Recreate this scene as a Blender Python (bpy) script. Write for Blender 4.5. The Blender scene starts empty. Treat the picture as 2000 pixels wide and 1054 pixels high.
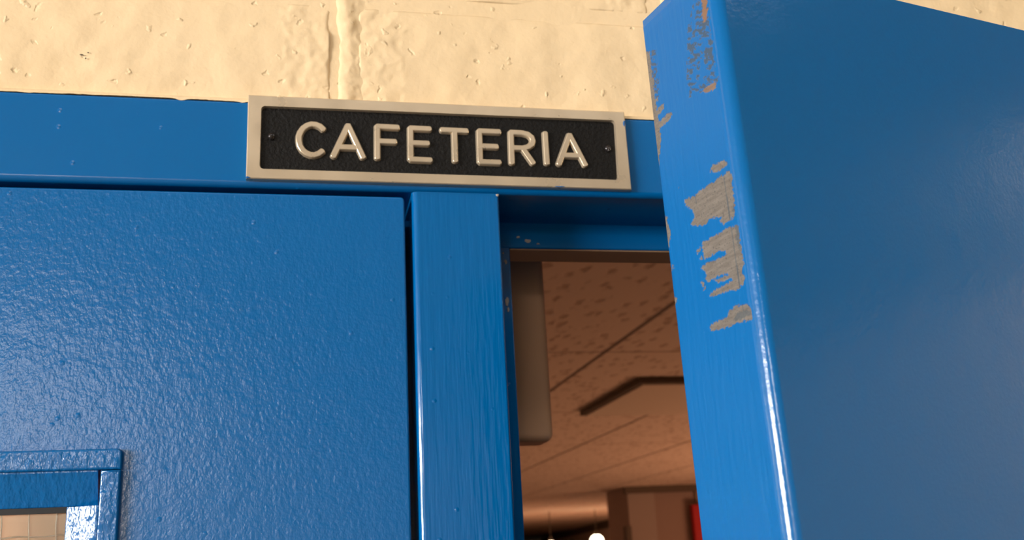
import bpy, bmesh, math, random
import numpy as np
from mathutils import Matrix, Vector, noise as mnoise
random.seed(7); rng = np.random.default_rng(7)
C = bpy.context.scene.collection
scene = bpy.context.scene

# ------------------------------------------------------------------ camera, world, lights, exposure
cam_d = bpy.data.cameras.new('camera'); cam = bpy.data.objects.new('camera', cam_d); C.objects.link(cam)
R_ = Vector((0.97784922, -0.20334453, -0.04961753)); U_ = Vector((-0.01050603, -0.28443615, 0.95863742)); F_ = Vector((0.20904669, 0.93688157, 0.28027201))
cam.matrix_world = Matrix(((R_.x, U_.x, -F_.x, -0.062208), (R_.y, U_.y, -F_.y, -0.529806), (R_.z, U_.z, -F_.z, -0.205022), (0, 0, 0, 1)))
cam_d.sensor_width = 36; cam_d.lens = 36 * 1942.1 / 2000; cam_d.clip_start = 0.01; cam_d.clip_end = 100
cam_d.dof.use_dof = True; cam_d.dof.focus_distance = 0.43; cam_d.dof.aperture_fstop = 20
scene.camera = cam
w = bpy.data.worlds.new('world'); scene.world = w; w.use_nodes = True
w.node_tree.nodes['Background'].inputs[0].default_value = (1, 0.9, 0.78, 1)
w.node_tree.nodes['Background'].inputs[1].default_value = 0.05
scene.view_settings.view_transform = 'Standard'; scene.view_settings.look = 'None'
scene.view_settings.exposure = -0.03; scene.view_settings.gamma = 1; scene.view_settings.use_curve_mapping = False

def area(name, loc, target, sx, sy, power, color):
    d = bpy.data.lights.new(name, 'AREA'); d.shape = 'RECTANGLE'; d.size = sx; d.size_y = sy; d.energy = power; d.color = color
    o = bpy.data.objects.new(name, d); C.objects.link(o); o.location = loc
    o.rotation_euler = (Vector(target) - Vector(loc)).to_track_quat('-Z', 'Y').to_euler(); return o
area('hall_lamp_side', (-4.3, -2.4, 0.16), (0, 0, -0.05), 2.4, 0.72, 310, (1, 0.985, 0.97))
area('hall_lamp_near', (-1.38, -4.2, 0.52), (-1.38, -4.2, -2), 0.6, 1.5, 90, (1, 1, 1))
area('hall_lamp_over', (0.15, -0.52, 0.535), (0.2, 0, -0.25), 1.2, 0.2, 2.6, (1, 0.985, 0.96))
area('hall_lamp_right', (2.0, -0.55, 0.50), (2.6, -2.2, -0.3), 0.6, 0.3, 26, (1, 0.98, 0.95))  # added fill, brightens the right hall wall that the open door reflects
for i_, (loc_, pw_) in enumerate((((4.8, 5.0, -1.8), 95), ((3.2, 2.6, -1.8), 18), ((5.0, 12.0, -1.8), 150), ((0.3, 13.0, -1.8), 60))):
    area('cafeteria_uplight', loc_, (loc_[0] * 0.8 + 0.3, loc_[1] + 0.2, 2), 1.6, 1.6, pw_, (1, 0.47, 0.265))  # unseen fills added below the view to light the ceiling tiles
area('cafeteria_lamp_side', (-0.4, 5.0, 0.3), (-1.2, 5.3, -2), 0.6, 1.2, 36, (1, 0.62, 0.42))  # added fill for the side wall seen through the wired glass

# ------------------------------------------------------------------ helpers
def meta(o, label=None, cat=None, kind=None, group=None):
    if label: o['label'] = label
    if cat: o['category'] = cat
    if kind: o['kind'] = kind
    if group: o['group'] = group
    return o
def link(name, me, mat, parent=None, smooth=False):
    o = bpy.data.objects.new(name, me); C.objects.link(o)
    if mat: me.materials.append(mat)
    if smooth: me.polygons.foreach_set('use_smooth', [True] * len(me.polygons))
    if parent: o.parent = parent
    return o
def mesh(name, vs, fs, mat, parent=None, smooth=False):
    me = bpy.data.meshes.new(name); me.from_pydata([tuple(v) for v in vs], [], fs); me.update()
    bm = bmesh.new(); bm.from_mesh(me); bmesh.ops.recalc_face_normals(bm, faces=bm.faces); bm.to_mesh(me); bm.free()
    return link(name, me, mat, parent, smooth)
def empty(name, loc=(0, 0, 0), parent=None):
    o = bpy.data.objects.new(name, None); C.objects.link(o); o.location = loc; o.empty_display_size = 0.05
    if parent: o.parent = parent
    return o
def auto(o, ang=40):
    me = o.data
    me.polygons.foreach_set('use_smooth', [True] * len(me.polygons))
    me.set_sharp_from_angle(angle=math.radians(ang))
    wn = o.modifiers.new('weighted', 'WEIGHTED_NORMAL'); wn.keep_sharp = True; wn.weight = 90
def box(name, x0, x1, y0, y1, z0, z1, mat, parent=None, bev=0, seg=2):
    bm = bmesh.new(); bmesh.ops.create_cube(bm, size=1)
    for v in bm.verts:
        v.co = Vector((x0 if v.co.x < 0 else x1, y0 if v.co.y < 0 else y1, z0 if v.co.z < 0 else z1))
    if bev: bmesh.ops.bevel(bm, geom=bm.edges[:], offset=bev, segments=seg, profile=0.5, affect='EDGES')
    me = bpy.data.meshes.new(name); bm.to_mesh(me); bm.free()
    o = link(name, me, mat, parent)
    if bev: auto(o, 60)
    return o
def fillet(pts, seg=5):
    """pts: list of (a, b, radius): polygon with rounded corners"""
    out = []; n = len(pts)
    for i, (a, b, r) in enumerate(pts):
        p = Vector((a, b))
        if r <= 0: out.append(p); continue
        q0 = Vector(pts[i - 1][:2]) - p; q1 = Vector(pts[(i + 1) % n][:2]) - p
        q0.normalize(); q1.normalize()
        half = q0.angle(q1) / 2; t = r / math.tan(half); c = p + (q0 + q1).normalized() * (r / math.sin(half))
        s = p + q0 * t; e = p + q1 * t
        for k in range(seg + 1):
            v = (s - c).lerp(e - c, k / seg); v.normalize(); out.append(c + v * r)
    return out
def prism(name, pts, a0, a1, axis, mat, parent=None, seg=5):
    """pts in the plane across `axis`: axis x -> (y,z); axis z -> (x,y); axis y -> (x,z)"""
    p = fillet(pts, seg); n = len(p)
    def mk(q, a):
        return (a, q[0], q[1]) if axis == 'x' else ((q[0], q[1], a) if axis == 'z' else (q[0], a, q[1]))
    vs = [mk(q, a0) for q in p] + [mk(q, a1) for q in p]
    fs = [[i, (i + 1) % n, n + (i + 1) % n, n + i] for i in range(n)] + [list(range(n)), list(range(n, 2 * n))]
    o = mesh(name, vs, fs, mat, parent); auto(o, 40); return o

# ------------------------------------------------------------------ materials
def new_mat(name):
    m = bpy.data.materials.new(name); m.use_nodes = True
    return m, m.node_tree, m.node_tree.nodes['Principled BSDF']
def N(t, typ, **k):
    n = t.nodes.new(typ)
    for a, v in k.items():
        if a in n.inputs: n.inputs[a].default_value = v
        else: setattr(n, a, v)
    return n
def coords(t, scale=(1, 1, 1), kind='Object'):
    tc = N(t, 'ShaderNodeTexCoord'); mp = N(t, 'ShaderNodeMapping'); mp.inputs['Scale'].default_value = scale
    t.links.new(tc.outputs[kind], mp.inputs[0]); return mp.outputs[0]
def noise_n(t, vec, scale, detail=3, rough=0.5):
    n = N(t, 'ShaderNodeTexNoise'); n.inputs['Scale'].default_value = scale; n.inputs['Detail'].default_value = detail; n.inputs['Roughness'].default_value = rough
    t.links.new(vec, n.inputs['Vector']); return n.outputs['Fac']
def ramp(t, fac, a, b, ca=(0, 0, 0, 1), cb=(1, 1, 1, 1)):
    r = N(t, 'ShaderNodeValToRGB'); r.color_ramp.elements[0].position = a; r.color_ramp.elements[1].position = b
    r.color_ramp.elements[0].color = ca; r.color_ramp.elements[1].color = cb
    t.links.new(fac, r.inputs[0]); return r.outputs[0]
def math_n(t, op, a, b):
    n = N(t, 'ShaderNodeMath'); n.operation = op
    for i, v in enumerate((a, b)):
        if isinstance(v, (int, float)): n.inputs[i].default_value = v
        else: t.links.new(v, n.inputs[i])
    return n.outputs[0]
def mix(t, fac, a, b):
    n = N(t, 'ShaderNodeMix'); n.data_type = 'RGBA'
    if isinstance(fac, (int, float)): n.inputs[0].default_value = fac
    else: t.links.new(fac, n.inputs[0])
    for i, v in ((6, a), (7, b)):
        if isinstance(v, tuple): n.inputs[i].default_value = v
        else: t.links.new(v, n.inputs[i])
    return n.outputs[2]
def bump(t, bsdf, h, dist, strength=1.0):
    b = N(t, 'ShaderNodeBump'); b.inputs['Strength'].default_value = strength; b.inputs['Distance'].default_value = dist
    t.links.new(h, b.inputs['Height']); t.links.new(b.outputs[0], bsdf.inputs['Normal'])
BLUE = (0.0, 0.114, 0.345, 1)
def blue_paint(name, rough, layers, specks=True, col=BLUE, spec=0.5):
    """layers: list of (mapping scale, noise scale, height in metres)"""
    m, t, b = new_mat(name)
    b.inputs['Base Color'].default_value = col; b.inputs['Roughness'].default_value = rough; b.inputs['Specular IOR Level'].default_value = spec
    h = None
    for sc, ns, amp in layers:
        v = math_n(t, 'MULTIPLY', noise_n(t, coords(t, sc), ns, 2, 0.55), amp)
        h = v if h is None else math_n(t, 'ADD', h, v)
    if specks:   # dust nibs caught in the paint
        vo = N(t, 'ShaderNodeTexVoronoi'); vo.inputs['Scale'].default_value = 95; vo.inputs['Randomness'].default_value = 1
        t.links.new(coords(t), vo.inputs['Vector'])
        sep = N(t, 'ShaderNodeSeparateColor'); t.links.new(vo.outputs['Color'], sep.inputs[0])
        pick = math_n(t, 'GREATER_THAN', sep.outputs[0], 0.72)
        dot = ramp(t, vo.outputs['Distance'], 0.03, 0.13, (1, 1, 1, 1), (0, 0, 0, 1))
        h = math_n(t, 'ADD', h, math_n(t, 'MULTIPLY', math_n(t, 'MULTIPLY', dot, pick), 0.00022))
    bump(t, b, h, 1.0); return m
M = {}
M['door_blue'] = blue_paint('door_blue', 0.22, [((1, 1, 0.7), 560, 0.00023), ((1, 1, 1), 90, 0.0003)])
M['face_blue'] = blue_paint('face_blue', 0.17, [((1, 1, 0.8), 700, 0.00006), ((1, 1, 1), 60, 0.0002)], specks=False)
M['frame_blue'] = blue_paint('frame_blue', 0.2, [((0.6, 1, 1), 300, 0.00003), ((1, 1, 1), 40, 0.0002)])
M['mullion_blue'] = blue_paint('mullion_blue', 0.14, [((1, 1, 0.07), 420, 0.00022), ((1, 1, 0.3), 120, 0.00025)])
M['trim_blue'] = blue_paint('trim_blue', 0.18, [((1, 1, 0.45), 420, 0.0006), ((1, 1, 1), 110, 0.0006)])
M['stop_blue'] = blue_paint('stop_blue', 0.4, [((0.5, 1, 1), 300, 0.00004)], specks=False)

def plain(name, col, rough=0.6, metal=0.0, bumps=None, spec=0.5):
    m, t, b = new_mat(name)
    b.inputs['Base Color'].default_value = (*col, 1); b.inputs['Roughness'].default_value = rough; b.inputs['Metallic'].default_value = metal
    b.inputs['Specular IOR Level'].default_value = spec
    if bumps: bump(t, b, noise_n(t, coords(t), bumps[0], 3, 0.6), bumps[1])
    return m
# cream block paint
m, t, b = new_mat('cream_paint'); M['cream'] = m
b.inputs['Roughness'].default_value = 0.5; b.inputs['Specular IOR Level'].default_value = 0.35
v = coords(t)
t.links.new(mix(t, ramp(t, noise_n(t, v, 9, 3), 0.35, 0.65), (0.82, 0.62, 0.375, 1), (0.79, 0.59, 0.345, 1)), b.inputs['Base Color'])
vo = N(t, 'ShaderNodeTexVoronoi'); vo.inputs['Scale'].default_value = 120
dist = N(t, 'ShaderNodeVectorMath'); dist.operation = 'ADD'
nz = N(t, 'ShaderNodeTexNoise'); nz.inputs['Scale'].default_value = 150; t.links.new(v, nz.inputs['Vector'])
sc = N(t, 'ShaderNodeVectorMath'); sc.operation = 'SCALE'; sc.inputs['Scale'].default_value = 0.010; t.links.new(nz.outputs['Color'], sc.inputs[0])
t.links.new(v, dist.inputs[0]); t.links.new(sc.outputs[0], dist.inputs[1]); t.links.new(dist.outputs[0], vo.inputs['Vector'])
sep = N(t, 'ShaderNodeSeparateColor'); t.links.new(vo.outputs['Color'], sep.inputs[0])
dot = math_n(t, 'MULTIPLY', ramp(t, vo.outputs['Distance'], 0.04, 0.24, (1, 1, 1, 1), (0, 0, 0, 1)), math_n(t, 'GREATER_THAN', sep.outputs[0], 0.6))
sgn = math_n(t, 'SUBTRACT', math_n(t, 'MULTIPLY', math_n(t, 'GREATER_THAN', sep.outputs[1], 0.35), 2), 1)
h = math_n(t, 'MULTIPLY', math_n(t, 'MULTIPLY', dot, sgn), 0.0006)
h = math_n(t, 'ADD', h, math_n(t, 'MULTIPLY', noise_n(t, v, 55, 3, 0.45), 0.0008))
h = math_n(t, 'ADD', h, math_n(t, 'MULTIPLY', noise_n(t, v, 420, 2, 0.5), 0.00018))
bump(t, b, h, 1.0)
# cast sign
m, t, b = new_mat('sign_metal'); M['metal'] = m
b.inputs['Metallic'].default_value = 0.65; b.inputs['Base Color'].default_value = (0.70, 0.565, 0.40, 1)
t.links.new(ramp(t, noise_n(t, coords(t, (1, 1, 1)), 60, 3), 0.3, 0.7, (0.26, 0.26, 0.26, 1), (0.36, 0.36, 0.36, 1)), b.inputs['Roughness'])
bump(t, b, noise_n(t, coords(t, (1, 1, 1)), 180, 3), 0.00008)
m, t, b = new_mat('sign_black'); M['sign_black'] = m
b.inputs['Base Color'].default_value = (0.008, 0.0072, 0.0065, 1); b.inputs['Roughness'].default_value = 0.5; b.inputs['Specular IOR Level'].default_value = 0.15
bump(t, b, noise_n(t, coords(t), 520, 3, 0.6), 0.0009)
M['screw_black'] = plain('screw_black', (0.02, 0.016, 0.016), 0.22)
M['gasket_brown'] = plain('gasket_brown', (0.30, 0.18, 0.10), 0.8)
M['black_rubber'] = plain('black_rubber', (0.006, 0.006, 0.007), 0.6)
M['housing'] = plain('housing', (0.60, 0.34, 0.19), 0.7)
M['chip_metal'] = plain('chip_metal', (0.42, 0.36, 0.30), 0.6, 0.0, (500, 0.0002))
M['wire'] = plain('wire', (0.7, 0.62, 0.52), 0.35, 1.0)
m, t, b = new_mat('glass'); M['glass'] = m
b.inputs['Transmission Weight'].default_value = 1; b.inputs['Roughness'].default_value = 0.0; b.inputs['IOR'].default_value = 1.5
b.inputs['Base Color'].default_value = (0.95, 0.95, 0.93, 1)
# worn door edge: paint / bare metal by vertex attribute
m, t, b = new_mat('worn_edge'); M['worn'] = m
at = N(t, 'ShaderNodeAttribute'); at.attribute_name = 'wear'
sp = N(t, 'ShaderNodeSeparateColor'); t.links.new(at.outputs['Color'], sp.inputs[0])
b.inputs['Specular IOR Level'].default_value = 0.22
vs_ = coords(t, (120, 120, 900))
bare = mix(t, ramp(t, noise_n(t, vs_, 1.0, 3, 0.6), 0.3, 0.7), (0.125, 0.108, 0.09, 1), (0.195, 0.17, 0.145, 1))
bare = mix(t, ramp(t, noise_n(t, coords(t, (1, 1, 1)), 1400, 2), 0.60, 0.72), bare, (0.06, 0.055, 0.05, 1))
bare = mix(t, sp.outputs[1], bare, (0.22, 0.11, 0.06, 1))
bare = mix(t, sp.outputs[2], bare, (0.045, 0.07, 0.09, 1))
t.links.new(mix(t, sp.outputs[0], BLUE, bare), b.inputs['Base Color'])
t.links.new(ramp(t, sp.outputs[0], 0.0, 1.0, (0.36, 0.36, 0.36, 1), (0.55, 0.55, 0.55, 1)), b.inputs['Roughness'])
hh = math_n(t, 'ADD', math_n(t, 'MULTIPLY', noise_n(t, coords(t, (1, 1, 0.12)), 520, 2), 0.00018), math_n(t, 'MULTIPLY', noise_n(t, coords(t, (1, 1, 0.4)), 120, 2), 0.0002))
bump(t, b, hh, 1.0)
# cafeteria ceiling tile with fissures
m, t, b = new_mat('ceiling_tile'); M['tile'] = m
b.inputs['Roughness'].default_value = 0.9; b.inputs['Specular IOR Level'].default_value = 0.1
v = coords(t, kind='Generated'); tc = N(t, 'ShaderNodeNewGeometry'); v = tc.outputs['Position']
vo = N(t, 'ShaderNodeTexVoronoi'); vo.inputs['Scale'].default_value = 1.0
nz = N(t, 'ShaderNodeTexNoise'); nz.inputs['Scale'].default_value = 40; t.links.new(v, nz.inputs['Vector'])
sc = N(t, 'ShaderNodeVectorMath'); sc.operation = 'SCALE'; sc.inputs['Scale'].default_value = 0.03; t.links.new(nz.outputs['Color'], sc.inputs[0])
ad = N(t, 'ShaderNodeVectorMath'); ad.operation = 'ADD'; t.links.new(v, ad.inputs[0]); t.links.new(sc.outputs[0], ad.inputs[1]); mpv = N(t, 'ShaderNodeMapping'); mpv.inputs['Scale'].default_value = (30, 13, 30); t.links.new(ad.outputs[0], mpv.inputs[0]); t.links.new(mpv.outputs[0], vo.inputs['Vector'])
pit = ramp(t, vo.outputs['Distance'], 0.18, 0.42, (1, 1, 1, 1), (0, 0, 0, 1))
t.links.new(mix(t, pit, (0.70, 0.58, 0.46, 1), (0.50, 0.385, 0.29, 1)), b.inputs['Base Color'])
bump(t, b, math_n(t, 'MULTIPLY', pit, -1.0), 0.002)
M['tbar'] = plain('tbar', (0.15, 0.11, 0.08), 0.6)
M['tbar_pale'] = plain('tbar_pale', (0.42, 0.33, 0.25), 0.7)
M['lens'] = plain('lens', (0.72, 0.62, 0.48), 0.5)
M['cafe_wall'] = plain('cafe_wall', (0.62, 0.50, 0.40), 0.8)
M['cafe_pillar'] = plain('cafe_pillar', (0.30, 0.22, 0.18), 0.8)
M['cafe_pillar_light'] = plain('cafe_pillar_light', (0.34, 0.28, 0.24), 0.8)
M['dark_trim'] = plain('dark_trim', (0.10, 0.075, 0.05), 0.7)
M['red'] = plain('red', (0.45, 0.006, 0.008), 0.5)
M['cafe_floor'] = plain('cafe_floor', (0.07, 0.05, 0.04), 0.7)
M['hall_floor'] = plain('hall_floor', (0.09, 0.08, 0.065), 0.4)
M['hall_ceiling'] = plain('hall_ceiling', (0.42, 0.39, 0.34), 0.9)
M['hall_wall'] = plain('hall_wall', (0.58, 0.47, 0.32), 0.6)
M['fixture'] = plain('fixture', (0.8, 0.8, 0.78), 0.5)
m, t, b = new_mat('lamp_glow'); M['glow'] = m
b.inputs['Emission Color'].default_value = (1, 0.80, 0.55, 1); b.inputs['Emission Strength'].default_value = 9; b.inputs['Base Color'].default_value = (0.8, 0.7, 0.6, 1)

FL = -2.13
# ------------------------------------------------------------------ hall and cafeteria shells
HC = 0.55          # hall ceiling height above the header line
CC = 0.38          # cafeteria ceiling height
def setting(o, label, cat):
    return meta(o, label, cat, 'structure')
XL, XR = -0.9225, 1.1285          # clear opening of the frame
WY = 0.0035                       # face of the block wall (the frame stands 3.5 mm proud)
setting(box('floor', -6, 4, -5, 0.07, FL - 0.1, FL, M['hall_floor']), 'beige hall floor in front of the blue doors', 'floor')
setting(box('floor.001', -1.7, 8, 0.07, 32, FL - 0.1, FL, M['cafe_floor']), 'brown cafeteria floor beyond the blue doors', 'floor')
setting(box('ceiling.001', -6, 4, -5, 0.0, HC, HC + 0.1, M['hall_ceiling']), 'off-white flat ceiling over the hall', 'ceiling')
setting(box('wall_back', -6, 4, -5.1, -5, FL, HC, M['hall_wall']), 'cream hall wall opposite the blue doors', 'wall')
setting(box('wall_left', -6.1, -6, -5, 0, FL, HC, M['hall_wall']), 'cream end wall of the hall, lamp side', 'wall')
setting(box('wall_right', 2.6, 2.7, -5, 0, FL, HC, M['hall_wall']), 'cream end wall of the hall, hinge side', 'wall')

# block wall: mortar body with the door opening, one object per block
def wall_body(name, rects, y0, y1, mat, parent=None):
    vs, fs = [], []
    for (x0, x1, z0, z1) in rects:
        k = len(vs)
        vs += [(x, y, z) for x in (x0, x1) for y in (y0, y1) for z in (z0, z1)]
        fs += [[k, k + 1, k + 3, k + 2], [k + 4, k + 6, k + 7, k + 5], [k, k + 4, k + 5, k + 1], [k + 2, k + 3, k + 7, k + 6], [k, k + 2, k + 6, k + 4], [k + 1, k + 5, k + 7, k + 3]]
    return mesh(name, vs, fs, mat, parent)
FX0, FX1, FT = XL - 0.0508, XR + 0.0508, 0.0508      # outer size of the frame
wall = wall_body('wall_front', [(-6, FX0 - 0.003, FL, FT + 0.003), (FX1 + 0.003, 4, FL, FT + 0.003), (-6, 4, FT + 0.003, HC)], 0.0042, 0.142, M['cream'])
setting(wall, 'cream painted concrete block wall above the blue door frame', 'wall')
def fbm(p, sc, oct=3):
    return mnoise.fractal(Vector((p[0] * sc, p[1] * sc, p[2] * sc)), 1.0, 2.0, oct)
def block(x0, x1, z0, z1, fine, k_row=-1):
    if fine and k_row == 0: z1 = min(z1, z0 + 0.06)
    st = 0.0012 if fine else 0.2
    nx = max(2, int((x1 - x0) / st)); nz_ = max(2, int((z1 - z0) / st))
    xs = np.linspace(x0, x1, nx + 1); zs = np.linspace(z0, z1, nz_ + 1)
    vs = []
    for x in xs:
        for z in zs:
            y = WY
            if fine:
                wob = 0.0025 * fbm((0, 3.1, z), 60) if True else 0
                ex = min(x - x0, x1 - x) + 0.004 + wob + 0.001 * fbm((x, 1, z), 200)
                tright = abs(x0 + 0.029) < 0.001
                ez = min(z - z0, z1 - z) + 0.004 + 0.002 * fbm((x, 2, 0), 30)
                tx = min(1, max(0, ex / 0.010)); tz = min(1, max(0, ez / 0.008))
                if x1 - x < x - x0: tx = min(1, max(0, ex / 0.005))      # sharper arris on this side of the joint
                y += (0.0008 if x - x0 < 0.1 else 0.0036) * (1 - tx * tx * (3 - 2 * tx)) + 0.0009 * (1 - tz * tz * (3 - 2 * tz)) * (1 if (k_row == 0 or z1 - z < z - z0) else 0)
                y -= 0.0011 * fbm((x, 0, z), 28) + (0.0008 * fbm((x, 5, z), 120) if ex < 0.03 else 0)
            vs.append((x, y, z))
    n = nz_ + 1
    fs = [[i * n + j, i * n + j + 1, (i + 1) * n + j + 1, (i + 1) * n + j] for i in range(nx) for j in range(nz_)]
    # returns into the joint
    def rim(idx):
        k = len(vs)
        for i in idx: vs.append((vs[i][0], 0.0079, vs[i][2]))
        for q in range(len(idx) - 1): fs.append([idx[q], idx[q + 1], k + q + 1, k + q])
    rim([i * n for i in range(nx + 1)]); rim([i * n + nz_ for i in range(nx + 1)]); rim(list(range(n))); rim([nx * n + j for j in range(n)])
    return mesh('block', vs, fs, M['cream'], wall, fine)
JZ = 0.1175; BH, BL, J = 0.1905, 0.3905, 0.010
for k in range(-11, 3):
    z0 = JZ + J + (k * (BH + J)); z1 = z0 + BH
    off = -0.0355 + (0.2 if k % 2 == 0 else 0)
    for i in range(-5, 5):
        x0 = off + i * 0.4005; x1 = x0 + BL
        segs = [(x0, x1, z0, min(z1, HC))]
        if z0 < FT + 0.003:
            if z1 > FT + 0.003 and x1 > FX0 and x0 < FX1: segs = [(x0, x1, FT + 0.0005, z1)]
            elif z1 > FT + 0.003: pass
            else:
                segs = []
                if x0 < FX0 - 0.03: segs.append((x0, min(x1, FX0 - 0.001), z0, z1))
                if x1 > FX1 + 0.03: segs.append((max(x0, FX1 + 0.001), x1, z0, z1))
        for s in segs:
            if s[3] - s[2] < 0.01: continue
            s = (max(s[0], -6), min(s[1], 4), max(s[2], FL), s[3])
            if k == -1 and abs(s[1] + 0.0455) < 0.004: s = (s[0], -0.0462, s[2], s[3])
            if k == -1 and abs(s[0] + 0.0355) < 0.004: s = (-0.0290, s[1], s[2], s[3])
            hero = (k in (-1, 0) and s[2] < 0.13 and -0.5 < s[0] < 0.8)
            block(*s, fine=hero, k_row=k)
            if hero and k == 0: block(s[0], s[1], s[2] + 0.06, s[3], fine=False)
# the vertical joint over the sign: slumped mortar under thick paint
vs, fs = [], []
xs = np.arange(-0.0500, -0.0245, 0.0006); zs = np.arange(FT + 0.0006, JZ + 0.006, 0.0008)
for x in xs:
    for z in zs:
        wob = 0.0016 * fbm((0, 7.7, z), 45) + 0.0006 * fbm((0, 2.2, z), 160)
        u = x - wob
        y = WY + 0.0004
        y += 0.0034 * math.exp(-((u + 0.0440) / 0.0021) ** 2)                       # groove
        y -= 0.0022 * math.exp(-((u + 0.0360) / 0.0050) ** 2) * (0.75 + 0.5 * fbm((x, 9, z), 70))   # ridge
        y -= 0.0012 * max(0, fbm((x, 3, z), 110)) * math.exp(-((u + 0.031) / 0.005) ** 2)
        e = min(1, max(0, (min(x + 0.0500, -0.0251 - x)) / 0.004)); y = y * e + (WY + (0.0022 if x < -0.0375 else 0.0007)) * (1 - e)
        vs.append((x, y, z))
nz_ = len(zs); fs = [[a * nz_ + b_, a * nz_ + b_ + 1, (a + 1) * nz_ + b_ + 1, (a + 1) * nz_ + b_] for a in range(len(xs) - 1) for b_ in range(nz_ - 1)]
mesh('mortar_joint', vs, fs, M['cream'], wall, True)
# ragged cream paint line along the top of the frame
vs, fs = [], []
xs = np.arange(-0.45, 0.5, 0.0012)
for i, x in enumerate(xs):
    d = 0.0003 * fbm((x, 0, 0), 90) + 0.0002 * fbm((x, 4, 0), 600)
    d += 0.0011 * math.exp(-((x + 0.1275) / 0.0028) ** 2) + 0.0006 * math.exp(-((x + 0.0945) / 0.0015) ** 2) - 0.0006 * math.exp(-((x + 0.15) / 0.03) ** 2)
    z = FT - max(-0.0004, d)
    vs += [(x, WY + 0.001, FT + 0.004), (x, 0.0005, FT + 0.0022), (x, -0.00025, FT + 0.0006), (x, -0.0002, z)]
    if i: 
        a = 4 * (i - 1); b4 = 4 * i
        fs += [[a + q, a + q + 1, b4 + q + 1, b4 + q] for q in range(3)]
mesh('caulk_bead', vs, fs, M['cream'], wall, True)

# ------------------------------------------------------------------ blue steel frame
frame = setting(empty('trim_1', (0, 0, FL)), 'blue painted steel door frame with centre mullion, below the block wall', 'door frame')
frame.location = (0, 0, 0)
SD0, SD1, SW, DEP = 0.052, 0.077, 0.0165, 0.128
prism('header', [(0, 0.0508, 0.0012), (0, 0, 0.0035), (SD0, 0, 0), (SD0, -SW, 0.001), (SD1, -SW, 0.001), (SD1, 0, 0), (DEP, 0, 0.001), (DEP, 0.0508, 0)], FX0, FX1, 'x', M['frame_blue'], frame)
MW = 0.0505
prism('mullion', [(0, 0.0004, 0.0034), (MW, 0.0004, 0.0014), (MW, SD0 + 0.0004, 0), (MW + SW, SD0 + 0.0004, 0.001), (MW + SW, SD1, 0.001), (MW, SD1, 0), (MW, DEP, 0.001), (0, DEP, 0.001), (0, SD1, 0), (-SW, SD1, 0.001), (-SW, SD0 + 0.0004, 0.001), (0, SD0 + 0.0004, 0)], FL, -0.0003, 'z', M['mullion_blue'], frame)
prism('jamb', [(FX0, 0, 0.001), (XL, 0, 0.002), (XL, SD0, 0), (XL + SW, SD0, 0.001), (XL + SW, SD1, 0.001), (XL, SD1, 0), (XL, DEP, 0.001), (FX0, DEP, 0)], FL, -0.0003, 'z', M['frame_blue'], frame)
prism('jamb', [(FX1, 0, 0.001), (XR, 0, 0.002), (XR, SD0, 0), (XR - SW, SD0, 0.001), (XR - SW, SD1, 0.001), (XR, SD1, 0), (XR, DEP, 0.001), (FX1, DEP, 0)], FL, -0.0003, 'z', M['frame_blue'], frame)
g = box('gasket', MW + SW + 0.0003, XR - SW - 0.0003, SD0 + 0.0016, SD1 + 0.0010, -SW - 0.0008, -SW + 0.008, M['gasket_brown'], frame); g['label'] = 'brown gasket strip under the frame stop'  # added piece that colours the underside of the blue stop brown
# bare chips in the paint of the stop
def chip(x, y, z, rx, rz, seed, parent, mat='chip_metal'):
    r = random.Random(seed); n = 11; vs = []
    for k in range(n):
        a = 2 * math.pi * k / n; q = 0.7 + 0.6 * r.random()
        vs.append((x + rx * q * math.cos(a), y - 0.00005, z + rz * q * math.sin(a)))
    vs += [(v_[0] * 0.6 + x * 0.4, y - 0.0003, v_[2] * 0.6 + z * 0.4) for v_ in vs]
    fs = [[k, (k + 1) % n, n + (k + 1) % n, n + k] for k in range(n)] + [list(range(n, 2 * n))]
    return mesh('paint_chip', vs, fs, M[mat], parent)
for (x, z, rx, rz, s) in [(0.0727, -0.0093, 0.0011, 0.0008, 1), (0.0787, -0.0117, 0.0017, 0.0013, 2), (0.0853, -0.0135, 0.0011, 0.0005, 3), (0.0638, -0.0258, 0.0009, 0.0013, 5), (0.0634, -0.0512, 0.0011, 0.0030, 6), (0.0640, -0.0565, 0.0008, 0.0018, 7), (0.0625, -0.0200, 0.0005, 0.0006, 8)]:
    chip(x, SD0, z, rx, rz, s, frame)
chip(0.0497, 0.0004, -0.0012, 0.0010, 0.0007, 11, frame)
for (x, z, rx, rz, sd) in [(-0.1818, 0.0764, 0.0011, 0.0004, 41), (-0.1785, 0.0779, 0.0005, 0.0004, 42), (-0.1796, 0.0743, 0.0004, 0.0006, 43)]: chip(x, 0.0027, z, rx, rz, sd, wall, 'dark_trim').name = 'scuff_mark'
# housing behind the mullion
hs = box('latch_housing', 0.030, 0.1083, 0.1285, 0.160, -0.1285, 0.045, M['housing'], None, 0.0055, 4)
meta(hs, 'grey-brown rounded housing fixed behind the blue mullion', 'latch cover')

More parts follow.
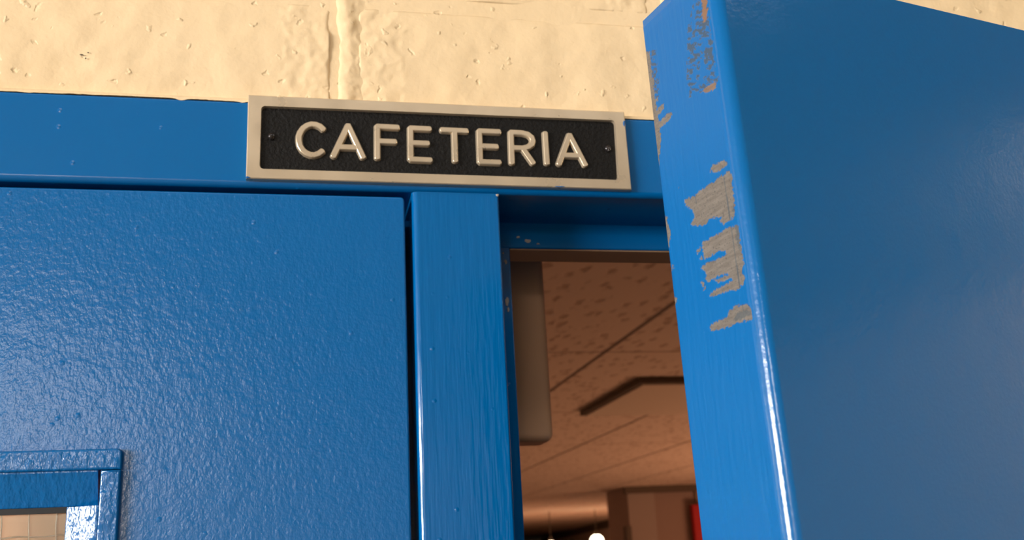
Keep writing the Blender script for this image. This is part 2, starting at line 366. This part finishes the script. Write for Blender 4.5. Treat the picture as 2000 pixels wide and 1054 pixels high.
# ------------------------------------------------------------------ closed door with wired-glass light
d1 = setting(empty('door_1', (-0.46, 0.02, FL)), 'closed blue door with wired glass window, beside the mullion', 'door')
d1.location = (0, 0, 0)
DX0, DX1, DT, DB = XL + 0.003, -0.0042, -0.0035, FL + 0.012
WX0, WX1, WT, WB = -0.62, -0.1570, -0.1520, -0.80      # hole of the vision light
def slab_hole(name, y0, y1, mat, parent):
    bm = bmesh.new(); xs = [DX0, WX0, WX1, DX1]; zs = [DB, WB, WT, DT]
    V = {(i, j, k): bm.verts.new((xs[i], (y0, y1)[k], zs[j])) for i in range(4) for j in range(4) for k in range(2)}
    for k in range(2):
        for i in range(3):
            for j in range(3):
                if (i, j) != (1, 1): bm.faces.new([V[i, j, k], V[i + 1, j, k], V[i + 1, j + 1, k], V[i, j + 1, k]])
    for q in range(3):
        for a in (0, 3):
            bm.faces.new([V[a, q, 0], V[a, q + 1, 0], V[a, q + 1, 1], V[a, q, 1]]); bm.faces.new([V[q, a, 0], V[q + 1, a, 0], V[q + 1, a, 1], V[q, a, 1]])
    for a, in ((1,), (2,)):
        bm.faces.new([V[a, 1, 0], V[a, 2, 0], V[a, 2, 1], V[a, 1, 1]]); bm.faces.new([V[1, a, 0], V[2, a, 0], V[2, a, 1], V[1, a, 1]])
    bmesh.ops.recalc_face_normals(bm, faces=bm.faces)
    xr = [e for e in bm.edges if all(abs(v_.co.x - DX1) < 1e-6 and abs(v_.co.z - DT) < 1e-6 for v_ in e.verts)]
    bmesh.ops.bevel(bm, geom=xr, offset=0.0022, segments=4, profile=0.5, affect='EDGES')
    fr = [e for e in bm.edges if len(e.link_faces) == 2 and e.calc_face_angle(0) > 1.0 and all(abs(v_.co.y - y0) < 1e-6 for v_ in e.verts)
          and not (abs(e.verts[0].co.x - WX0) < 1e-5 and abs(e.verts[1].co.x - WX0) < 1e-5)]
    bmesh.ops.bevel(bm, geom=fr, offset=0.0012, segments=3, profile=0.5, affect='EDGES')
    me = bpy.data.meshes.new(name); bm.to_mesh(me); bm.free()
    o = link(name, me, mat, parent); auto(o, 50); return o
slab_hole('slab', 0.0010, 0.0455, M['door_blue'], d1)
PF = -0.0030
# flat flanges of the glazing kit, each length its own piece
prism('glazing_flange', [(WX0 - 0.01, -0.1418, 0.002), (-0.1473, -0.1418, 0.0024), (-0.1473, -0.1520, 0), (WX0 - 0.01, -0.1520, 0)], PF, 0.0011, 'y', M['trim_blue'], d1)
def flange_bevel(o, off=0.0012):
    bm = bmesh.new(); bm.from_mesh(o.data)
    es = [e for e in bm.edges if all(abs(v_.co.y - PF) < 1e-6 for v_ in e.verts)]
    bmesh.ops.bevel(bm, geom=es, offset=off, segments=3, profile=0.5, affect='EDGES'); bm.to_mesh(o.data); bm.free(); auto(o, 50)
flange_bevel(bpy.data.objects['glazing_flange'])
f2 = box('glazing_flange', WX1 + 0.0003, -0.1473, PF, 0.0011, WB, -0.1523, M['trim_blue'], d1); flange_bevel(f2)
f3 = box('glazing_flange', WX0 - 0.01, WX0, PF, 0.0011, WB, -0.1523, M['trim_blue'], d1); flange_bevel(f3)
f4 = box('glazing_flange', WX0 - 0.01, -0.1473, PF, 0.0011, WB - 0.01, WB - 0.0003, M['trim_blue'], d1); flange_bevel(f4)
# sloped beads running back to the glass
prism('glazing_bead', [(-0.0008, -0.1528, 0.0006), (0.0052, -0.1688, 0.0008), (0.0070, -0.1688, 0), (0.0070, -0.1520, 0), (-0.0008, -0.1520, 0)], WX0, -0.1583, 'x', M['trim_blue'], d1)
prism('glazing_bead', [(-0.1580, -0.0010, 0.0006), (-0.1728, 0.0052, 0.0010), (-0.1728, 0.0070, 0), (-0.1571, 0.0070, 0), (-0.1571, -0.0010, 0)], WB, -0.1690, 'z', M['trim_blue'], d1)
prism('glazing_bead', [(WX0 + 0.001, -0.0010, 0.0006), (WX0 + 0.016, 0.0052, 0.0010), (WX0 + 0.016, 0.0070, 0), (WX0, 0.0070, 0), (WX0, -0.0010, 0)], WB, -0.1690, 'z', M['trim_blue'], d1)
prism('glazing_bead', [(-0.0008, WB + 0.0008, 0.0006), (0.0052, WB + 0.016, 0.0008), (0.0070, WB + 0.016, 0), (0.0070, WB, 0), (-0.0008, WB, 0)], WX0, -0.1583, 'x', M['trim_blue'], d1)
gk = box('glass_gasket', WX0 + 0.017, -0.1728, 0.0056, 0.0070, -0.1716, -0.1684, M['black_rubber'], d1); gk['label'] = 'black gasket along the top of the glass'
pane = box('wired_glass', WX0 + 0.004, -0.1580, 0.0072, 0.0135, WB + 0.004, -0.1560, M['glass'], d1)
pane['label'] = 'clear glass pane with square wire mesh inside'
def wire(pts):
    n = 6; vs, fs = [], []
    for i, p in enumerate(pts):
        d = (Vector(pts[min(i + 1, len(pts) - 1)]) - Vector(pts[max(i - 1, 0)])).normalized()
        a = d.cross(Vector((0, 1, 0))).normalized(); b_ = d.cross(a)
        vs += [Vector(p) + 0.00032 * (a * math.cos(2 * math.pi * k / n) + b_ * math.sin(2 * math.pi * k / n)) for k in range(n)]
        if i: fs += [[(i - 1) * n + k, (i - 1) * n + (k + 1) % n, i * n + (k + 1) % n, i * n + k] for k in range(n)]
    mesh('wire', vs, fs, M['wire'], pane, True)
for i in range(28):
    x = -0.1776 - i * 0.0126
    if x < WX0 + 0.02: break
    wire([(x + 0.0004 * math.sin(k * 1.7 + i), 0.0103 + 0.0003 * math.cos(k * math.pi), -0.158 - k * 0.00635) for k in range(36 if i > 4 else 100)])
for j in range(24):
    z = -0.1822 - (j - 1) * 0.0127
    wire([(WX0 + 0.006 + k * 0.0127 * 0.5, 0.0103 - 0.0003 * math.cos(k * math.pi), z + 0.0004 * math.sin(k * 2.1 + j)) for k in range(72)])

# ------------------------------------------------------------------ open door, seen on its latch edge
d2 = setting(empty('door_2'), 'open blue door with scuffed edge, swung out in front of the wall', 'door')
ee = Vector((-0.9755581, -0.2196406, -0.0066616)); nn = Vector((0.2194808, -0.9754290, 0.0191448)); up = Vector((-0.0107029, 0.0172148, 0.9997945))
Nn = Vector((0.0819536, -0.2347997, 0.0034447))
X_, Y_, Z_ = -ee, -nn, up
d2.matrix_world = Matrix(((X_.x, Y_.x, Z_.x, Nn.x), (X_.y, Y_.y, Z_.y, Nn.y), (X_.z, Y_.z, Z_.z, Nn.z), (0, 0, 0, 1)))
T = 0.0445; OUT = -0.0032          # local: x towards the hinge, y inwards, z up
prism('slab', [(0, OUT, 0.0043), (0, T, 0.0015), (1.072, T, 0.0015), (1.072, OUT, 0.0015)], FL + 0.015, -0.0012, 'z', M['face_blue'], d2, 8)
sl = [o for o in d2.children if o.name.startswith('slab')][0]
bm = bmesh.new(); bm.from_mesh(sl.data)
es = [e for e in bm.edges if all(v_.co.z > -0.01 and v_.co.y > T - 1e-4 for v_ in e.verts) and e.calc_length() > 0.5]
bmesh.ops.bevel(bm, geom=es, offset=0.0030, segments=5, profile=0.5, affect='EDGES'); bm.to_mesh(sl.data); bm.free()
sl.modifiers.clear(); auto(sl, 40)
POLY = {"a": [[26, 832], [14, 850], [19, 909], [21, 963], [30, 1000], [90, 1009], [104, 997], [105, 976], [162, 959], [198, 974], [274, 947], [277, 935], [250, 920], [256, 889], [298, 863], [299, 837], [252, 844], [136, 839], [81, 837]], "b": [[226, 1027], [143, 1028], [83, 1025], [20, 1033], [18, 1097], [17, 1175], [33, 1203], [17, 1220], [31, 1239], [74, 1252], [92, 1240], [219, 1233], [228, 1225], [193, 1214], [86, 1213], [89, 1202], [156, 1195], [186, 1183], [106, 1184], [130, 1173], [218, 1174], [232, 1163], [223, 1145], [245, 1118], [237, 1106], [97, 1117], [105, 1101], [145, 1088], [223, 1093], [224, 1072], [230, 1046]], "c": [[84, 1298], [26, 1308], [11, 1330], [-8, 1354], [19, 1366], [87, 1358], [118, 1359], [233, 1353], [242, 1334], [216, 1324], [141, 1324], [122, 1307]], "d": [[127, 794], [113, 779], [81, 785], [33, 791], [26, 808], [65, 812], [97, 808]], "e": [[460, 829], [422, 862], [411, 935], [425, 975], [448, 976], [456, 905], [463, 858]], "f": [[430, 1046], [418, 1050], [419, 1067], [431, 1064]], "g": [[456, 1160], [419, 1178], [423, 1195], [451, 1194]], "h": [[258, 1041], [238, 1044], [243, 1056], [259, 1058]], "i": [[248, 1072], [237, 1075], [240, 1088], [250, 1086]], "j": [[260, 1161], [248, 1168], [239, 1198], [251, 1198]], "k": [[43, 100], [14, 120], [25, 216], [37, 243], [57, 235], [52, 186]], "l": [[114, 487], [92, 482], [52, 485], [25, 491], [27, 505], [48, 514], [87, 504]], "m": [[450, 136], [410, 168], [408, 309], [407, 396], [400, 500], [402, 550], [433, 643], [455, 634], [455, 399], [454, 190]], "n": [[427, 371], [392, 373], [386, 385], [407, 392], [423, 396]], "o": [[420, 425], [382, 415], [355, 417], [355, 438], [388, 444], [412, 443]], "p": [[412, 478], [376, 471], [329, 468], [309, 484], [335, 500], [405, 499]], "q": [[119, 780], [37, 786], [32, 804], [72, 815], [118, 799]]}
SPECK = [[96, 120], [47, 130], [13, 250], [23, 490], [115, 490], [216, 467], [156, 223]]
SPECK2 = [[404, 158], [360, 182], [381, 380], [426, 365]]
SPECK3 = [[389, 728], [319, 756], [328, 800], [393, 783]]
u0, u1, t0, t1, st = 0.0010, 0.0436, 0.004, 0.262, 0.0003
us = np.linspace(u0, u1, int((u1 - u0) / st) + 1); ts = np.linspace(t0, t1, int((t1 - t0) / st) + 1)
UU, TT = np.meshgrid(us, ts, indexing='ij')
def vnoise(a, b, sa, sb, seed):
    r = np.random.default_rng(seed); G = r.random((260, 260)); x = a * sa; y = b * sb
    xi = np.floor(x).astype(int); yi = np.floor(y).astype(int); fx = x - xi; fy = y - yi
    fx = fx * fx * (3 - 2 * fx); fy = fy * fy * (3 - 2 * fy); g = lambda i, j: G[i % 260, j % 260]
    return (g(xi, yi) * (1 - fx) + g(xi + 1, yi) * fx) * (1 - fy) + (g(xi, yi + 1) * (1 - fx) + g(xi + 1, yi + 1) * fx) * fy
def inside(poly, a, b):
    r = np.zeros(a.shape, bool); n = len(poly)
    for i in range(n):
        x0, y0 = poly[i - 1]; x1, y1 = poly[i]
        c = ((y0 > b) != (y1 > b)); xx = (x1 - x0) * (b - y0) / ((y1 - y0) if y1 != y0 else 1e-9) + x0
        r ^= c & (a < xx)
    return r
# ragged flake edges: shift the sample points by noise (units 0.1 mm)
A = UU * 1e4 + 12 * (vnoise(UU, TT, 1100, 1500, 1) - 0.5) + 8 * (vnoise(UU, TT, 2600, 2600, 2) - 0.5)
B = TT * 1e4 + 9 * (vnoise(UU, TT, 1300, 1500, 3) - 0.5) + 6 * (vnoise(UU, TT, 2600, 2600, 4) - 0.5)
bare_m = np.zeros(UU.shape); rust = np.zeros(UU.shape); dark = np.zeros(UU.shape)
for k, p in POLY.items():
    m_ = inside(p, A, B); bare_m[m_] = 1
    if k in 'kl': rust[m_] = 0.8 if k == 'k' else 0.45
dg = TT + 0.55 * UU; da = UU - 0.3 * TT      # the scuffs run slantwise
sn = 0.6 * vnoise(da, dg, 420, 900, 5) + 0.4 * vnoise(da, dg, 1100, 2000, 6)
for p, th_, dk in ((SPECK, 0.52, 0.92), (SPECK2, 0.52, 0.8), (SPECK3, 0.78, 1.0)):
    ip = inside(p, A + 25 * (vnoise(UU, TT, 300, 300, 9) - 0.5), B)
    fade = 1.0 - np.clip((UU * 1e4 - 60) / 260, 0, 1) * 0.35 if p is SPECK else 1.0
    m_ = ip & (sn > th_ + (1 - fade) * 0.25) & (bare_m < 0.5); bare_m[m_] = 0.85; dark[m_] = dk
lines = (np.abs(UU * 1e4 - (58 - 0.012 * (TT * 1e4 - 850))) < 2.2) | (np.abs(UU * 1e4 - 232) < 1.6) & (vnoise(UU, TT, 50, 200, 11) > 0.6)
dark[(bare_m > 0.9) & lines & (TT > 0.08) & (TT < 0.137)] = 0.75
for (cu, ct, ru, rt) in ((24, 975, 12, 14), (60, 1338, 45, 12), (28, 1060, 9, 60)):
    q = ((A - cu) / ru) ** 2 + ((B - ct) / rt) ** 2 < 1; dark[q & (bare_m > 0.9)] = 0.55
edge = np.minimum(1, np.minimum(np.minimum(UU - u0, u1 - UU) / 0.0008, np.minimum(TT - t0, t1 - TT) / 0.004))
rust[((UU * 1e4 - 21) / 5) ** 2 + ((TT * 1e4 - 966) / 6) ** 2 < 1] = 1.0
H = edge * (0.00026 - 0.00018 * bare_m) - 0.00002 * (1 - edge)
nu, nt = UU.shape
verts = np.stack([-H, UU, -TT], -1).reshape(-1, 3)
i, j = np.meshgrid(np.arange(nu - 1), np.arange(nt - 1), indexing='ij'); q = (i * nt + j).ravel()
faces = np.stack([q, q + nt, q + nt + 1, q + 1], -1)
me = bpy.data.meshes.new('worn_edge'); me.vertices.add(len(verts)); me.vertices.foreach_set('co', verts.ravel())
me.loops.add(len(faces) * 4); me.loops.foreach_set('vertex_index', faces.ravel().astype(np.int32))
me.polygons.add(len(faces)); me.polygons.foreach_set('loop_start', np.arange(0, len(faces) * 4, 4, dtype=np.int32)); me.update(); me.validate()
ca = me.attributes.new('wear', 'FLOAT_COLOR', 'POINT')
ca.data.foreach_set('color', np.stack([bare_m, rust, dark, np.ones_like(dark)], -1).reshape(-1).astype(np.float32))
we = link('worn_edge', me, M['worn'], d2, True); we['label'] = 'scraped latch edge with bare metal patches'

# ------------------------------------------------------------------ cast metal sign
SX0, SX1, SZ0, SZ1 = -0.0914, 0.1300, 0.0030, 0.0533
YF, YR, YB = -0.0044, -0.0024, -0.0001     # rim face, recessed field, back
sign = meta(empty('door_sign', (0, 0, 0)), 'small rectangular cast metal CAFETERIA sign with black field, on the blue door frame', 'sign')
inner = fillet([(-0.0843, 0.0088, 0.0022), (-0.0841, 0.0468, 0.0022), (0.1237, 0.0474, 0.0022), (0.1228, 0.0087, 0.0022)], 6)
bm = bmesh.new()
def loop(pts, y):
    vs = [bm.verts.new((p[0], y, p[1])) for p in pts]; es = [bm.edges.new((vs[k], vs[(k + 1) % len(vs)])) for k in range(len(vs))]; return vs, es
oc = [(SX0, SZ0), (SX0, SZ1), (SX1, SZ1), (SX1 + 0.0004, SZ0 - 0.0002)]
def inset(d): return [(SX0 + d, SZ0 + d), (SX0 + d, SZ1 - d), (SX1 - d, SZ1 - d), (SX1 + 0.0004 - d, SZ0 - 0.0002 + d)]
ov, oe = loop(inset(0.0005), YF); iv, ie = loop(inner, YF)
bmesh.ops.triangle_fill(bm, use_beauty=True, use_dissolve=False, edges=oe + ie)
ov2, _ = loop(oc, YF + 0.0005); ov3, _ = loop(oc, YB)
cen = Vector((0.0195, 0.028)); iv2, _ = loop([(p[0] + (0.0004 if p[0] < 0 else -0.0004), p[1] + (0.0004 if p[1] < 0.028 else -0.0004)) for p in inner], YR + 0.0001)
for a, b_ in ((ov, ov2), (ov2, ov3), (iv, iv2)):
    for k in range(len(a)): bm.faces.new([a[k], a[(k + 1) % len(a)], b_[(k + 1) % len(a)], b_[k]])
bm.faces.new(ov3)
bmesh.ops.recalc_face_normals(bm, faces=bm.faces)
me = bpy.data.meshes.new('rim'); bm.to_mesh(me); bm.free(); link('rim', me, M['metal'], sign)['label'] = 'bare beige metal rim'
n = len(inner); vs = [(p[0], YR, p[1]) for p in inner] + [(p[0], YR + 0.0008, p[1]) for p in inner]
mesh('field', vs, [list(range(n)), list(range(n, 2 * n))] + [[k, (k + 1) % n, n + (k + 1) % n, n + k] for k in range(n)], M['sign_black'], sign)['label'] = 'pebbled black field'
def stroke(pts, dy, out_v, out_f):
    P = [Vector(p) for p in pts]; m_ = len(P)
    def outline(r):
        L, Rr = [], []
        for k in range(m_):
            d0 = (P[k] - P[k - 1]).normalized() if k else None; d1 = (P[k + 1] - P[k]).normalized() if k < m_ - 1 else None
            d0 = d0 or d1; d1 = d1 or d0
            nrm = Vector((-(d0 + d1).y, (d0 + d1).x)).normalized(); c = max(0.4, nrm.dot(Vector((-d0.y, d0.x))))
            L.append(P[k] + nrm * r / c); Rr.append(P[k] - nrm * r / c)
        de = (P[-1] - P[-2]).normalized(); ds = (P[0] - P[1]).normalized()
        def cap(c, d, r):
            a0 = math.atan2(d.y, d.x) + math.pi / 2
            return [c + 0.72 * r * math.cos(math.pi * k / 8 - math.pi / 2) * d + Vector((math.cos(a0), math.sin(a0))) * (r * -math.sin(math.pi * k / 8 - math.pi / 2)) for k in range(1, 8)]
        return L + cap(P[-1], de, r) + Rr[::-1] + cap(P[0], ds, r)
    lv = [outline(0.00220), outline(0.00182), outline(0.00152), outline(0.00120)]
    ys = [YR + 0.0002, YF + 0.0008 + dy, YF + 0.0002 + dy, YF + dy]
    n = len(lv[0]); k0 = len(out_v)
    for l, y in zip(lv, ys): out_v += [(p.x, y, p.y) for p in l]
    for a in range(3):
        out_f += [[k0 + a * n + k, k0 + a * n + (k + 1) % n, k0 + (a + 1) * n + (k + 1) % n, k0 + (a + 1) * n + k] for k in range(n)]
    out_f.append([k0 + 3 * n + k for k in range(n)])
LET = [('C', [[(-497, 342), (-517, 360), (-540, 369), (-565, 370), (-588, 361), (-609, 344), (-624, 320), (-632, 293), (-632, 263), (-626, 235), (-612, 211), (-593, 194), (-570, 184), (-547, 183), (-523, 192), (-503, 209)]]),
 ('A', [[(-359, 372), (-442, 179)], [(-359, 372), (-276, 179)], [(-412, 237), (-305, 237)]]),
 ('F', [[(-194, 374), (-196, 178)], [(-194, 373), (-77, 372)], [(-195, 282), (-94, 282)]]),
 ('E', [[(-4, 372), (-6, 177)], [(-4, 371), (108, 370)], [(-4, 279), (95, 279)], [(-6, 177), (108, 176)]]),
 ('T', [[(177, 368), (324, 367)], [(252, 366), (251, 176)]]),
 ('E', [[(399, 370), (397, 176)], [(399, 370), (518, 370)], [(399, 275), (499, 275)], [(397, 176), (511, 176)]]),
 ('R', [[(588, 370), (585, 175)], [(588, 370), (655, 369), (690, 361), (712, 343), (718, 321), (710, 298), (688, 280), (655, 271), (586, 271)], [(654, 271), (712, 179)]]),
 ('I', [[(796, 374), (796, 180)]]),
 ('A', [[(946, 368), (869, 178)], [(946, 368), (1030, 178)], [(897, 236), (1002, 236)]])]
for ch, strokes in LET:
    v_, f_ = [], []
    for k, s in enumerate(strokes): stroke([(a * 1e-4, b_ * 1e-4) for a, b_ in s], 0.00001 * k, v_, f_)
    o = mesh('letter', v_, f_, M['metal'], sign); auto(o, 30); o['label'] = 'raised metal letter ' + ch
def screw(x, z, tilt):
    bm = bmesh.new()
    bmesh.ops.create_uvsphere(bm, u_segments=16, v_segments=8, radius=0.0021, matrix=Matrix.Diagonal((1, 0.75, 1, 1)))
    bmesh.ops.create_cone(bm, segments=12, radius1=0.0014, radius2=0.0014, depth=0.003, cap_ends=True, matrix=Matrix.Translation((0, 0.0012, 0)) @ Matrix.Rotation(math.pi / 2, 4, 'X'))
    for v_ in bm.verts:
        if abs(v_.co.x) < 0.0003 and v_.co.y < -0.001: v_.co.y += 0.0005
    me = bpy.data.meshes.new('screw'); bm.to_mesh(me); bm.free()
    o = link('screw', me, M['screw_black'], sign); auto(o, 40); o.location = (x, YR - 0.0006, z); o.rotation_euler = tilt; return o
screw(-0.0782, 0.0288, (0.1, 0, 0.7))['label'] = 'black screw sitting askew'
screw(0.1181, 0.0293, (0, 0.3, 0))['label'] = 'black round-head screw'
for (x, z, rx, rz, s) in [(0.1292, 0.0455, 0.0007, 0.0022, 21), (-0.0905, 0.0036, 0.0012, 0.0006, 22), (0.086, 0.0033, 0.003, 0.0004, 23)]:
    chip(x, YF + 0.0001, z, rx, rz, s, sign, 'stop_blue').name = 'paint_smear'
chip(-0.0745, YF + 0.0001, 0.0530, 0.0013, 0.0007, 31, sign, 'cream').name = 'paint_smear'

# ------------------------------------------------------------------ cafeteria beyond the opening
ceil = setting(box('ceiling', -1.6, 8, 0.16, 32, CC + 0.02, CC + 0.1, M['dark_trim']), 'brown-lit acoustic tile ceiling of the cafeteria', 'ceiling')
setting(box('wall_left.001', -1.7, -1.6, 0.16, 32, FL, CC + 0.02, M['cafe_wall']), 'tan side wall of the cafeteria behind the wired glass', 'wall')
setting(box('wall_back.001', -1.6, 8, 32, 32.1, FL, CC + 0.02, M['cafe_wall']), 'far end wall of the cafeteria', 'wall')
cxs = [0.834 + 0.61 * k for k in range(-3, 9)]; cys = [-0.17 + 1.22 * k for k in range(0, 26)]
tm = None
for a in range(len(cxs) - 1):
    for b_ in range(len(cys) - 1):
        if tm is None:
            o = box('ceiling_tile', 0.008, 0.602, 0.008, 1.212, CC, CC + 0.02, M['tile'], ceil); tm = o.data
        else:
            o = bpy.data.objects.new('ceiling_tile', tm); C.objects.link(o); o.parent = ceil
        o.location = (cxs[a], cys[b_], 0)
        if cys[b_] < 0.15: o.scale = (1, (cys[b_] + 1.22 - 0.17) / 1.22, 1); o.location.y = 0.17
for x in cxs: box('grid_bar', x - 0.011, x + 0.011, 0.17, 30, CC + 0.001, CC + 0.02, M['tbar'], ceil)
for y in cys[1:]: box('grid_bar', cxs[0], cxs[-1], y - 0.009, y + 0.009, CC + 0.0012, CC + 0.0195, M['tbar_pale'], ceil)
lp = meta(empty('ceiling_light'), 'unlit flat square light panel on the cafeteria ceiling', 'light')
box('frame', 1.085, 2.32, 2.69, 3.46, CC - 0.022, CC - 0.0005, M['dark_trim'], lp, 0.002, 1)
box('diffuser', 1.105, 2.30, 2.71, 3.44, CC - 0.026, CC - 0.0215, M['lens'], lp)
pil = setting(empty('trim_2'), 'brown boxed-in pillar far inside the cafeteria', 'pillar')
box('pillar_core', 2.83, 3.85, 8.2, 8.8, FL, CC + 0.02, M['cafe_pillar'], pil)
box('pillar_face', 2.83, 3.08, 8.17, 8.2, FL, CC - 0.06, M['cafe_pillar_light'], pil)
box('pillar_face', 3.48, 3.85, 8.17, 8.2, FL, CC - 0.06, M['cafe_pillar_light'], pil)
box('pillar_cap', 2.80, 3.88, 8.14, 8.2, CC - 0.06, CC, M['dark_trim'], pil)
box('corner_strip', 2.79, 2.835, 8.15, 8.25, FL, 0.04, M['dark_trim'], pil)
red = box('alarm_box', 3.405, 3.80, 8.10, 8.169, -0.20, 0.20, M['red'], None, 0.01, 2)
meta(red, 'red box on the far pillar, just past the open door', 'alarm box')
wr = mesh('wall_right.001', [(4.1, 8.8, FL), (4.1, 8.8, CC), (6.85, 28.2, CC), (6.85, 28.2, FL), (4.3, 8.8, FL), (4.3, 8.8, CC), (7.05, 28.2, CC), (7.05, 28.2, FL)],
          [[0, 1, 2, 3], [4, 5, 6, 7], [0, 1, 5, 4], [2, 3, 7, 6], [1, 2, 6, 5], [0, 3, 7, 4]], M['cafe_wall'])
setting(wr, 'brown side wall with dark top rail far inside the cafeteria', 'wall')
mesh('top_rail', [(4.05, 8.8, CC - 0.12), (4.05, 8.8, CC), (6.8, 28.2, CC), (6.8, 28.2, CC - 0.12), (4.1, 8.8, CC - 0.12), (4.1, 8.8, CC), (6.85, 28.2, CC), (6.85, 28.2, CC - 0.12)],
     [[0, 1, 2, 3], [4, 5, 6, 7], [0, 1, 5, 4], [2, 3, 7, 6], [1, 2, 6, 5], [0, 3, 7, 4]], M['dark_trim'], wr)  # darker band along the top of the wall
def globe(x, y, z, r, label):
    L = meta(empty('pendant_lamp', (x, y, z)), label, 'lamp', None, 'glowing pendant globes in the cafeteria')
    bm = bmesh.new(); bmesh.ops.create_uvsphere(bm, u_segments=24, v_segments=14, radius=r)
    me = bpy.data.meshes.new('globe'); bm.to_mesh(me); bm.free(); link('globe', me, M['glow'], L, True)
    bm = bmesh.new(); bmesh.ops.create_cone(bm, segments=16, radius1=r * 0.5, radius2=r * 0.3, depth=0.05, cap_ends=True, matrix=Matrix.Translation((0, 0, r + 0.018)))
    me = bpy.data.meshes.new('cap'); bm.to_mesh(me); bm.free(); link('cap', me, M['dark_trim'], L)
    h = CC - z - r - 0.04
    bm = bmesh.new(); bmesh.ops.create_cone(bm, segments=8, radius1=0.005, radius2=0.005, depth=h, cap_ends=True, matrix=Matrix.Translation((0, 0, r + 0.04 + h / 2)))
    me = bpy.data.meshes.new('stem'); bm.to_mesh(me); bm.free(); link('stem', me, M['dark_trim'], L)
globe(3.65, 12.0, -0.020, 0.085, 'larger glowing globe lamp beside the brown pillar')
globe(3.05, 12.0, -0.045, 0.060, 'smaller glowing globe lamp beside the frame stop')
